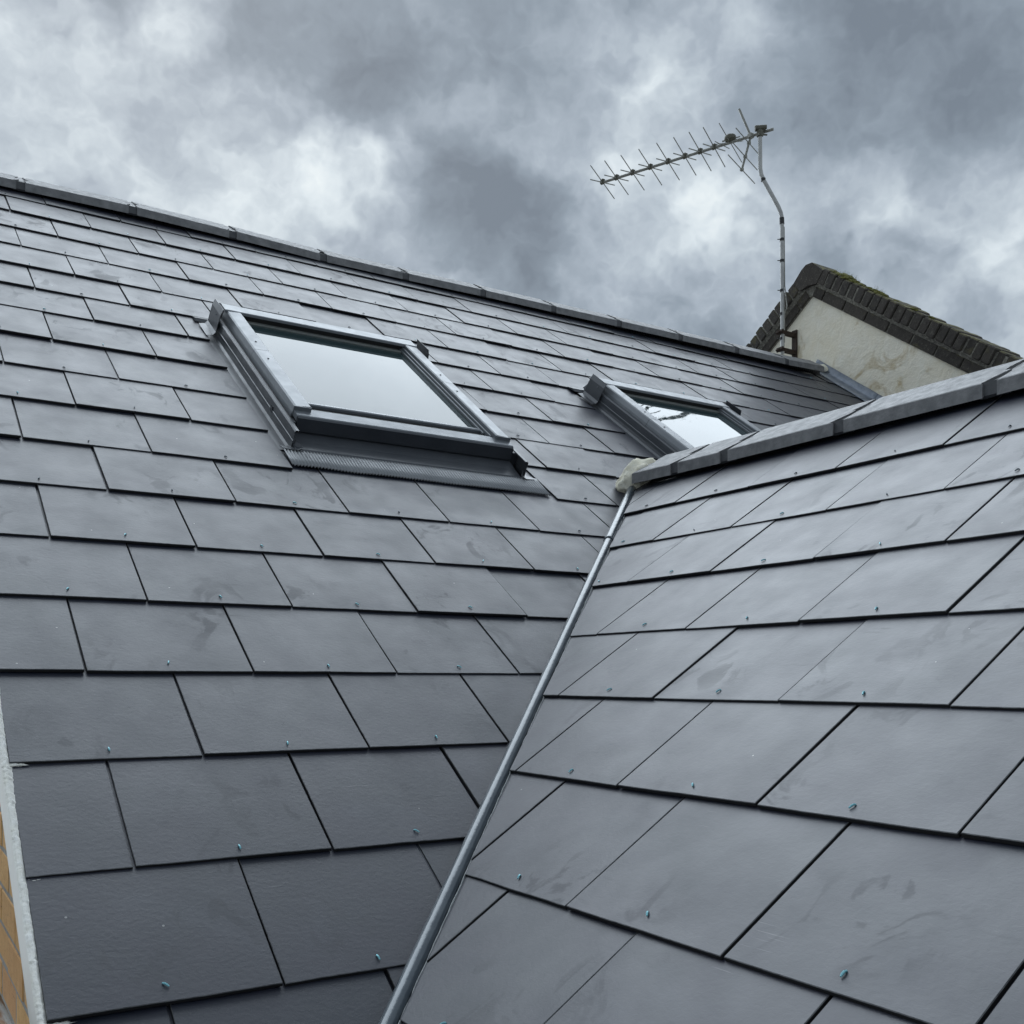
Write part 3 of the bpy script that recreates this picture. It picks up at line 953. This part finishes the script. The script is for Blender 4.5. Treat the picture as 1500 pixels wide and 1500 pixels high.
    # dark front cover
    b = B(); b.prism([(0.0015, 0.0715), (-0.006, 0.068), (-0.010, 0.030), (-0.006, 0.0265), (0.0015, 0.0265)], 0.0275, WD - 0.0275, 'x')
    P("front_cover", b, 'alu_dark')
    # apron sloping down to the corrugated skirt
    b = B(); b.prism([(0.004, 0.028), (-0.008, 0.0225), (-0.050, 0.0150), (-0.094, 0.0105), (-0.0985, 0.0070), (-0.092, 0.005)], 0.004, WD - 0.026, 'x', closed=False)
    o = P("apron", b, 'flash'); md = o.modifiers.new("thickness", 'SOLIDIFY'); md.thickness = 0.0012; md.offset = 0
    per = 0.0098
    n = int(0.868 / per) * 4
    vs, fs = [], []
    for i in range(n + 1):
        x = -0.030 + i * per / 4
        z = 0.0036 * math.sin(i * math.pi / 2)
        sag = 0.0018 * mnoise.noise(Vector((x * 9, u0, 0)))
        ye = 0.004 * mnoise.noise(Vector((x * 6, u0, 3)))
        vs += [(x, -0.083, 0.0065), (x, -0.104, 0.0060 + z * 0.7), (x, -0.15 + ye * 0.5, 0.0035 + z + sag), (x, -0.192 + ye, 0.0022 + z + sag)]
    for i in range(n):
        for q in range(3):
            fs.append((i * 4 + q, i * 4 + q + 1, i * 4 + q + 5, i * 4 + q + 4))
    o = part("corrugated_skirt", new_mesh("corrugated_skirt", vs, fs, M['skirt'], True), w)
    md = o.modifiers.new("thickness", 'SOLIDIFY'); md.thickness = 0.0013; md.offset = 0
    # inner head rail, seen below the hood
    b = B(); b.box(0.094, WD - 0.094, 0.846, 0.872, 0.052, 0.0640, 0.001); P("head_rail", b, 'inner')
    b = B(); b.box(0.094, WD - 0.094, 0.8725, 0.90, 0.052, 0.0665); P("gasket", b, 'seal')
    # hood over the head
    b = B(); b.prism([(0.862, 0.081), (0.864, 0.0885), (0.868, 0.0905), (0.928, 0.0905), (0.936, 0.088), (1.00, 0.016), (0.985, 0.010), (0.92, 0.080)], 0.022, WD - 0.030, 'x')
    P("hood", b, 'alu')
    b = B(); b.box(0.028, WD - 0.034, 0.872, 0.93, 0.052, 0.0795); P("head_shadow_fill", b, 'seal')  # black block standing in for the shade under the hood
    b = B(); b.prism([(0.975, 0.012), (1.02, 0.0015), (1.06, -0.0035), (1.06, -0.006), (0.96, 0.004)], -0.045, WD + 0.045, 'x'); P("head_flashing", b, 'flash')
    return w
roof_window(W1U, "roof window wholly in view, its corrugated skirt showing below")
roof_window(W2U, "roof window partly hidden behind the ridge of the extension")

# ------------------------------------------------------------------ yellow brick gable under the verge
XW = O1.x - 0.2995 + 0.062
MBW = Matrix.Translation((XW, 2.0, 0))
bw = thing("brick_wall", "yellow brick gable wall below the white verge board", "wall", MBW)
reg(bw, MBW)
def z_under(y):
    return O1.z + (y - O1.y) * math.tan(a1) - 0.074 / math.cos(a1)
y_e, y_r = O1.y - 2.2 * math.cos(a1), O1.y + 2.86 * math.cos(a1)
vs = [(XW - 0.0025, y_e, 0), (XW - 0.0025, y_r * 2 - y_e, 0), (XW - 0.0025, y_r * 2 - y_e, z_under(y_e) + 0.08), (XW - 0.0025, y_r, z_under(y_r) + 0.05), (XW - 0.0025, y_e, z_under(y_e) + 0.08)]
vs += [(x + 0.1, y, z) for x, y, z in vs]
fs = [(0, 4, 3, 2, 1), (5, 6, 7, 8, 9)] + [(i, (i + 1) % 5, (i + 1) % 5 + 5, i + 5) for i in range(5)]
bm_ = B(); bm_.add(vs, fs)
part("mortar_backing", bm_.mesh("mortar_backing", M['brick_mortar']), bw, world=True)
row_h, br_l = 0.075, 0.225
rr = random.Random(5)
zt0 = Z0 - 0.4155
brick_cache = {}
for k_ in range(-9, 8):
    zb = zt0 + k_ * row_h
    for j in range(-6, 9):
        ya = 1.511 + j * br_l + (0.1125 if k_ % 2 else 0)
        if ya + 0.215 < y_e or ya > 3.1:
            continue
        poly = [(ya + 0.0045, zb + 0.004), (ya + br_l - 0.0045, zb + 0.004), (ya + br_l - 0.0045, zb + row_h - 0.005), (ya + 0.0045, zb + row_h - 0.005)]
        t_ = math.tan(a1)
        c0 = z_under(0) + 0.03
        poly = clip(poly, -t_, 1, c0)
        poly = dedupe(poly) if poly else []
        if len(poly) < 3 or area(poly) < 0.0008:
            continue
        b = B()
        n = len(poly)
        dx = rr.uniform(-0.0015, 0.0015)
        cx_, cy_ = sum(p[0] for p in poly) / n, sum(p[1] for p in poly) / n
        f_ = [(XW - 0.004 + dx, cx_ + (y - cx_) * 0.985, cy_ + (z - cy_) * 0.95) for y, z in poly] + [(XW - 0.0015 + dx, y, z) for y, z in poly] + [(XW + 0.02, y, z) for y, z in poly]
        b.add(f_, [tuple(range(n))] + [(r_ * n + i, r_ * n + (i + 1) % n, r_ * n + n + (i + 1) % n, r_ * n + n + i) for r_ in range(2) for i in range(n)])
        part("brick", b.mesh("brick", M['yellow_brick']), bw, world=True)

# the rest of the gable, round the corner from the picture: one joined mass of bricks
b = B()
y_end = y_r * 2 - y_e
for k_ in range(-36, 34):
    zb = zt0 + k_ * row_h
    j = -20
    while True:
        ya = 1.511 + j * br_l + (0.1125 if k_ % 2 else 0)
        j += 1
        if ya > y_end - 0.25:
            break
        if ya < y_e + 0.01 or (-9 <= k_ <= 7 and ya <= 3.1):
            continue
        lim = min(z_under(ya), z_under(2 * y_r - ya - br_l)) + 0.03
        if zb + row_h > lim:
            continue
        b.box(XW - 0.004, XW + 0.02, ya + 0.0045, ya + br_l - 0.0045, zb + 0.004, zb + row_h - 0.005)
o = part("brickwork", b.mesh("brickwork", M['yellow_brick']), bw, world=True)
o['kind'] = 'stuff'

# scaffold tube passing the wall
MS = Matrix.Translation((0.128, 1.5, Z0 - 0.428))
st = thing("scaffold_tube", "rusty grey metal tube passing the yellow brick wall", "scaffold tube", MS)
b = B(); b.tube([(0, -1.3, 0), (0, -0.2, 0), (0, 0.2, 0), (0, 2.6, 0)], 0.0242, 20)
part("tube", b.mesh("tube", M['tube'], True), st)

# ------------------------------------------------------------------ neighbouring gable
YA, ZA, ZI = 4.985, 2.915 + Z0, 2.700 + Z0          # apex: outer top, top of the render
PIT = R(35.0)
MG = Matrix.Translation((X_WALL, YA, 0))
gw = thing("gable_wall", "cream rendered gable wall topped by dark mossy bricks beyond the ridge", "wall", MG)
reg(gw, MG)
HW = 2.7
b = B()
pr_ = [(YA - HW, 0), (YA - HW, ZI - HW * math.tan(PIT) + 0.03), (YA, ZI + 0.03), (YA + HW, ZI - HW * math.tan(PIT) + 0.03), (YA + HW, 0)]
vs = [(X_WALL, y, z) for y, z in pr_] + [(X_WALL + 0.25, y, z) for y, z in pr_]
b.add(vs, [(0, 1, 2, 3, 4), (9, 8, 7, 6, 5)] + [(i + 5, (i + 1) % 5 + 5, (i + 1) % 5, i) for i in range(5)])
part("render", b.mesh("render", M['render']), gw, world=True)
rg = random.Random(21)
def slope_frame(sgn):
    # x along the slope going down from the apex, y out of the wall towards the viewer, z up from the slope
    s = Vector((0, -sgn * math.cos(PIT), -math.sin(PIT)))
    n = Vector((0, -sgn * math.sin(PIT), math.cos(PIT)))
    o = Vector((-1, 0, 0))
    org = Vector((X_WALL, YA, ZI))
    return frame(s, o, n, org)
for sgn in (1, -1):
    FS = slope_frame(sgn)
    L = 2.6 if sgn > 0 else 1.9
    # lower course: stretchers
    x = 0.012
    first = True
    while x < L:
        ln = 0.215 if not first else 0.11
        first = False
        b = B(); b.box(0, ln - 0.010 + rg.uniform(-0.004, 0.002), -0.10, 0.024 + rg.uniform(-0.004, 0.004), 0.0, 0.068, 0.005)
        part("brick", b.mesh("brick", M['dark_brick']), gw, FS @ Matrix.Translation((x, 0, 0.001)) @ Matrix.Rotation(rg.gauss(0, 0.010), 4, 'Y'), world=True)
        x += ln
    # upper course: bricks on edge
    x = 0.030 if sgn > 0 else 0.04
    while x < L:
        wd = 0.066 + rg.uniform(-0.003, 0.003)
        b = B(); b.box(0, wd, -0.19, 0.056 + rg.uniform(-0.008, 0.007), 0.0, 0.100 + rg.uniform(-0.006, 0.004), 0.007)
        part("brick", b.mesh("brick", M['dark_brick']), gw, FS @ Matrix.Translation((x, 0, 0.088)) @ Matrix.Rotation(rg.gauss(0, 0.020), 4, 'Y') @ Matrix.Rotation(rg.gauss(0, 0.012), 4, 'X'), world=True)
        x += 0.0755
    # rough mortar fillet between the courses and bedding behind the joints
    vs, fs = [], []
    n = 120
    for i in range(n + 1):
        xx = -0.01 + (L + 0.1) * i / n
        r1 = 0.006 * mnoise.noise(Vector((xx * 16, 1, sgn))) + 0.004 * mnoise.noise(Vector((xx * 50, 4, sgn)))
        r2 = 0.006 * mnoise.noise(Vector((xx * 20, 8, sgn)))
        for (yy, zz) in ((0.012, -0.002), (0.014, 0.060), (0.024 + r1, 0.068), (0.030 + r2, 0.078), (0.046 + r1, 0.090 + r2 * 0.5), (0.046, 0.10), (0.046, 0.172), (-0.12, 0.176), (-0.12, 0.0)):
            vs.append(FS @ Vector((xx, yy, zz)))
    for i in range(n):
        for q in range(9):
            a = i * 9 + q; b_ = i * 9 + (q + 1) % 9
            fs.append((a, b_, b_ + 9, a + 9))
    mb = B(); mb.add(vs, fs)
    part("mortar_bed", mb.mesh("mortar_bed", M['bed'], False), gw, world=True)
# old mortar filling the apex between the two brick courses
tn, cs = math.tan(PIT), math.cos(PIT)
def sl(sgn, x, z):
    p = slope_frame(sgn) @ Vector((x, 0, z))
    return (p.y, p.z)
pr_ = [(YA, ZI + 0.065), sl(1, 0.028, 0.086), sl(1, 0.034, 0.178), sl(1, -0.02, 0.186), (YA - 0.035, ZI + 0.214), (YA + 0.022, ZI + 0.216), (YA + 0.062, ZI + 0.192), sl(-1, 0.045, 0.176), sl(-1, 0.036, 0.086)]
b = B(); b.add([(X_WALL - 0.052, y, z) for y, z in pr_] + [(X_WALL + 0.19, y, z) for y, z in pr_],
               [tuple(range(9)), tuple(reversed(range(9, 18)))] + [(i, (i + 1) % 9, (i + 1) % 9 + 9, i + 9) for i in range(9)])
part("apex_block", b.mesh("apex_block", M['dark_brick']), gw, world=True)
pr_ = [(YA, ZI - 0.004), sl(1, 0.022, 0.004), sl(1, 0.022, 0.074), (YA, ZI + 0.10), sl(-1, 0.022, 0.074), sl(-1, 0.022, 0.004)]
b = B(); b.add([(X_WALL - 0.021, y, z) for y, z in pr_] + [(X_WALL + 0.10, y, z) for y, z in pr_],
               [tuple(range(6)), tuple(reversed(range(6, 12)))] + [(i, (i + 1) % 6, (i + 1) % 6 + 6, i + 6) for i in range(6)])
part("apex_mortar", b.mesh("apex_mortar", M['bed']), gw, world=True)
# moss and small grass along the upper edge
FS = slope_frame(1)
for (x, s, seed) in ((0.16, 0.036, 1), (0.225, 0.045, 2), (0.29, 0.03, 3), (0.36, 0.02, 4), (0.44, 0.022, 5), (0.53, 0.032, 6), (0.585, 0.022, 7), (0.70, 0.016, 8), (0.86, 0.018, 9), (1.02, 0.014, 10), (0.08, 0.022, 11)):
    tuft = part("moss_tuft", lump("moss_tuft", M['moss'], (s * 1.4, s * 1.2, s * 0.45), seed, 0.6, 3), gw, FS @ Matrix.Translation((x, -0.01, 0.190)), world=True)
    if s > 0.028:
        b = B()
        rb_ = random.Random(seed)
        for q in range(26):
            bx, by = rb_.uniform(-s, s) * 1.2, rb_.uniform(-s, s)
            hx, hy, hz = rb_.gauss(0, 0.012), rb_.gauss(0, 0.012), rb_.uniform(0.012, 0.042)
            b.add([(bx - 0.0012, by, 0), (bx + 0.0012, by, 0), (bx + hx, by + hy, hz)], [(0, 1, 2)])
        gb = part("grass_blades", new_mesh("grass_blades", b.v, b.f, M['moss']), tuft, Matrix.Translation((0, 0, s * 0.2)))
        gb['kind'] = 'stuff'

# ------------------------------------------------------------------ aerial on the gable
MX, MY = 5.49, 5.148
MA = Matrix.Translation((MX, MY, Z0 + 2.30))
ae = thing("tv_aerial", "spiky television aerial on a cranked pole bracketed to the cream gable", "aerial", MA)
reg(ae, MA)
crank = Vector((-0.128, 0.082, 0))
mz = Z0
mast_pts = [(MX, MY, mz + 2.315), (MX, MY, mz + 2.6), (MX - 0.004, MY + 0.003, mz + 3.22), (MX - 0.006, MY + 0.004, mz + 3.285)]
top0 = Vector((MX - 0.006, MY + 0.004, mz))
for f, z in ((0.04, 3.315), (0.16, 3.36), (0.80, 3.535), (0.95, 3.585), (1.0, 3.63), (1.02, 3.90)):
    mast_pts.append(tuple(top0 + crank * f + Vector((0, 0, z))))
b = B(); b.tube(mast_pts, 0.0145, 14)
part("mast", b.mesh("mast", M['pole'], True), ae, world=True)
b = B(); b.tube([(MX - 0.004, MY + 0.003, mz + 3.235), (MX - 0.0055, MY + 0.004, mz + 3.28)], 0.0172, 14)
part("mast_sleeve", b.mesh("mast_sleeve", M['tape'], True), ae, world=True)
for (z, dx) in ((2.425, 0), (2.60, 0), (2.765, -0.001), (2.975, -0.002), (3.125, -0.003), (3.55, -0.128)):
    base = Vector((MX + dx, MY + (0.003 if dx > -0.1 else 0.078), mz + z))
    if dx < -0.1: base = top0 + crank * 0.86 + Vector((0, 0, z))
    b = B(); b.tube([base - Vector((0, 0, 0.010)), base + Vector((0, 0, 0.010))], 0.0168, 12)
    tp = part("cable_tie", b.mesh("cable_tie", M['tape'], True), ae, world=True)
    if dx > -0.1:
        b2 = B(); b2.tube([base + Vector((-0.013, 0.004, 0.002)), base + Vector((-0.034, 0.012, 0.0))], 0.003, 6)
        part("tie_tail", b2.mesh("tie_tail", M['tape'], True), tp, Matrix.Identity(4))
# cable down the mast
cp = [Vector((MX + 0.017, MY - 0.004, mz + z)) for z in (2.40, 2.60)] + [Vector((MX + 0.034, MY - 0.012, mz + 2.66)), Vector((MX + 0.018, MY - 0.004, mz + 2.80)), Vector((MX + 0.015, MY, mz + 3.22))]
b = B(); b.tube(cp, 0.0035, 8)
part("cable", b.mesh("cable", M['aerial'], True), ae, world=True)
# wall bracket
b = B()
for z in (2.345, 2.468):
    b.box(MX - 0.024, X_WALL - 0.004, MY - 0.016, MY + 0.016, mz + z - 0.013, mz + z + 0.013)
b.box(X_WALL - 0.012, X_WALL - 0.001, MY - 0.022, MY + 0.022, mz + 2.305, mz + 2.505)
br = part("wall_bracket", b.mesh("wall_bracket", M['rust']), ae, world=True)
for z in (2.345, 2.468):
    b = B(); b.tube([(MX - 0.03, MY - 0.03, mz + z), (MX - 0.03, MY + 0.03, mz + z)], 0.008, 8); b.tube([(MX - 0.024, MY, mz + z), (MX - 0.045, MY, mz + z)], 0.007, 8)
    b.box(MX - 0.028, MX - 0.018, MY - 0.03, MY + 0.03, mz + z - 0.015, mz + z + 0.015)
    part("clamp", b.mesh("clamp", M['rust']), br, Matrix.Identity(4))
# boom
RT_ = Vector((5.4124, 5.1976, 3.9006 + Z0)); LF = Vector((4.8753, 6.4403, 3.9006 + Z0))
bd = (LF - RT_).normalized()
e1 = Vector((bd.y, -bd.x, 0)).normalized()
if e1.dot(fw) > 0:
    e1 = -e1
ez = Vector((0, 0, 1))
b = B(); b.tube([RT_ - bd * 0.025, LF + bd * 0.02], 0.0105, 12)
part("boom", b.mesh("boom", M['aerial'], True), ae, world=True)
for i, t in enumerate((0.0, 0.0915, 0.195, 0.3065, 0.416, 0.5175, 0.608, 0.6895)):
    c = LF + (RT_ - LF) * t
    b = B()
    L = 0.19 + 0.012 * t
    for s in (1, -1):
        d = e1 * L + ez * (-0.054 * s * (1 + 0.15 * t))
        b.tube([c - d, c + d], 0.0040, 6)
    dr = part("director", b.mesh("director", M['aerial'], True), ae, world=True)
    b = B(); b.tube([c - bd * 0.014 + ez * 0.002, c + bd * 0.014 + ez * 0.002], [0.014, 0.019], 8); b.box(c.x - 0.015, c.x + 0.015, c.y - 0.015, c.y + 0.015, c.z + 0.006, c.z + 0.024, 0.003)
    part("director_clip", b.mesh("director_clip", M['plastic'], True), dr, Matrix.Identity(4))
c = LF + (RT_ - LF) * 0.78
b = B()
b.tube([c - e1 * 0.24 + ez * 0.115, c + e1 * 0.24 - ez * 0.115], 0.0035, 6)
b.tube([c - e1 * 0.22 - ez * 0.05, c + e1 * 0.20 + ez * 0.05], 0.0035, 6)
dip = part("dipole", b.mesh("dipole", M['aerial'], True), ae, world=True)
part("dipole_box", lump("dipole_box", M['plastic'], (0.044, 0.044, 0.030), 9, 0.06, 3), dip, Matrix.Translation(c + ez * 0.030))
b = B(); b.tube([c + ez * 0.022 - bd * 0.01, c + ez * 0.022 - bd * 0.075], [0.006, 0.004], 8); b.tube([c + ez * 0.026 + bd * 0.035, c + ez * 0.026 + bd * 0.06], 0.006, 8)
part("cable_gland", b.mesh("cable_gland", M['aerial'], True), dip, Matrix.Identity(4))
c2 = LF + (RT_ - LF) * 0.735
b = B(); b.tube([c2 - e1 * 0.13 + ez * 0.03, c2 + e1 * 0.13 - ez * 0.03], 0.0032, 6)
part("director", b.mesh("director", M['aerial'], True), ae, world=True)
c = LF + (RT_ - LF) * 0.8955
refl = B()
refl.tube([c, c + bd * 0.088 + ez * 0.22], 0.0085, 10)
rf = part("reflector", refl.mesh("reflector", M['aerial'], True), ae, world=True)
b = B(); b.tube([c, c + bd * 0.068 - ez * 0.225], 0.0085, 10)
part("lower_arm", b.mesh("lower_arm", M['aerial'], True), rf, Matrix.Identity(4))
for f, hl in ((0.20, 0.24), (0.60, 0.235), (0.98, 0.25)):
    p = c + (bd * 0.068 - ez * 0.225) * f
    b = B(); b.tube([p - e1 * hl, p + e1 * hl], 0.0038, 6); b.box(p.x - 0.011, p.x + 0.011, p.y - 0.011, p.y + 0.011, p.z - 0.010, p.z + 0.010, 0.002)
    part("reflector_rod", b.mesh("reflector_rod", M['aerial'], True), rf, Matrix.Identity(4))
b = B(); b.box(c.x - 0.018, c.x + 0.018, c.y - 0.02, c.y + 0.02, c.z - 0.016, c.z + 0.018, 0.004)
part("reflector_hub", b.mesh("reflector_hub", M['aerial'], True), rf, Matrix.Identity(4))
# clamp joining boom and mast
tp_ = top0 + crank * 1.02 + Vector((0, 0, 3.9006))
b = B()
b.box(tp_.x - 0.020, tp_.x + 0.020, tp_.y - 0.020, tp_.y + 0.020, tp_.z - 0.05, tp_.z + 0.004, 0.007)
b.tube([tp_ + Vector((-0.03, 0.02, 0.012)), tp_ + Vector((0.035, -0.03, 0.02))], [0.021, 0.015], 10)
b.tube([tp_ + Vector((0.0, 0, -0.03)), tp_ + Vector((0.05, -0.02, -0.028))], 0.006, 8)
b.tube([tp_ + Vector((0.0, 0, 0.0)), tp_ + Vector((0.06, -0.025, 0.004))], 0.005, 8)
part("mast_clamp", b.mesh("mast_clamp", M['plastic'], True), ae, world=True)
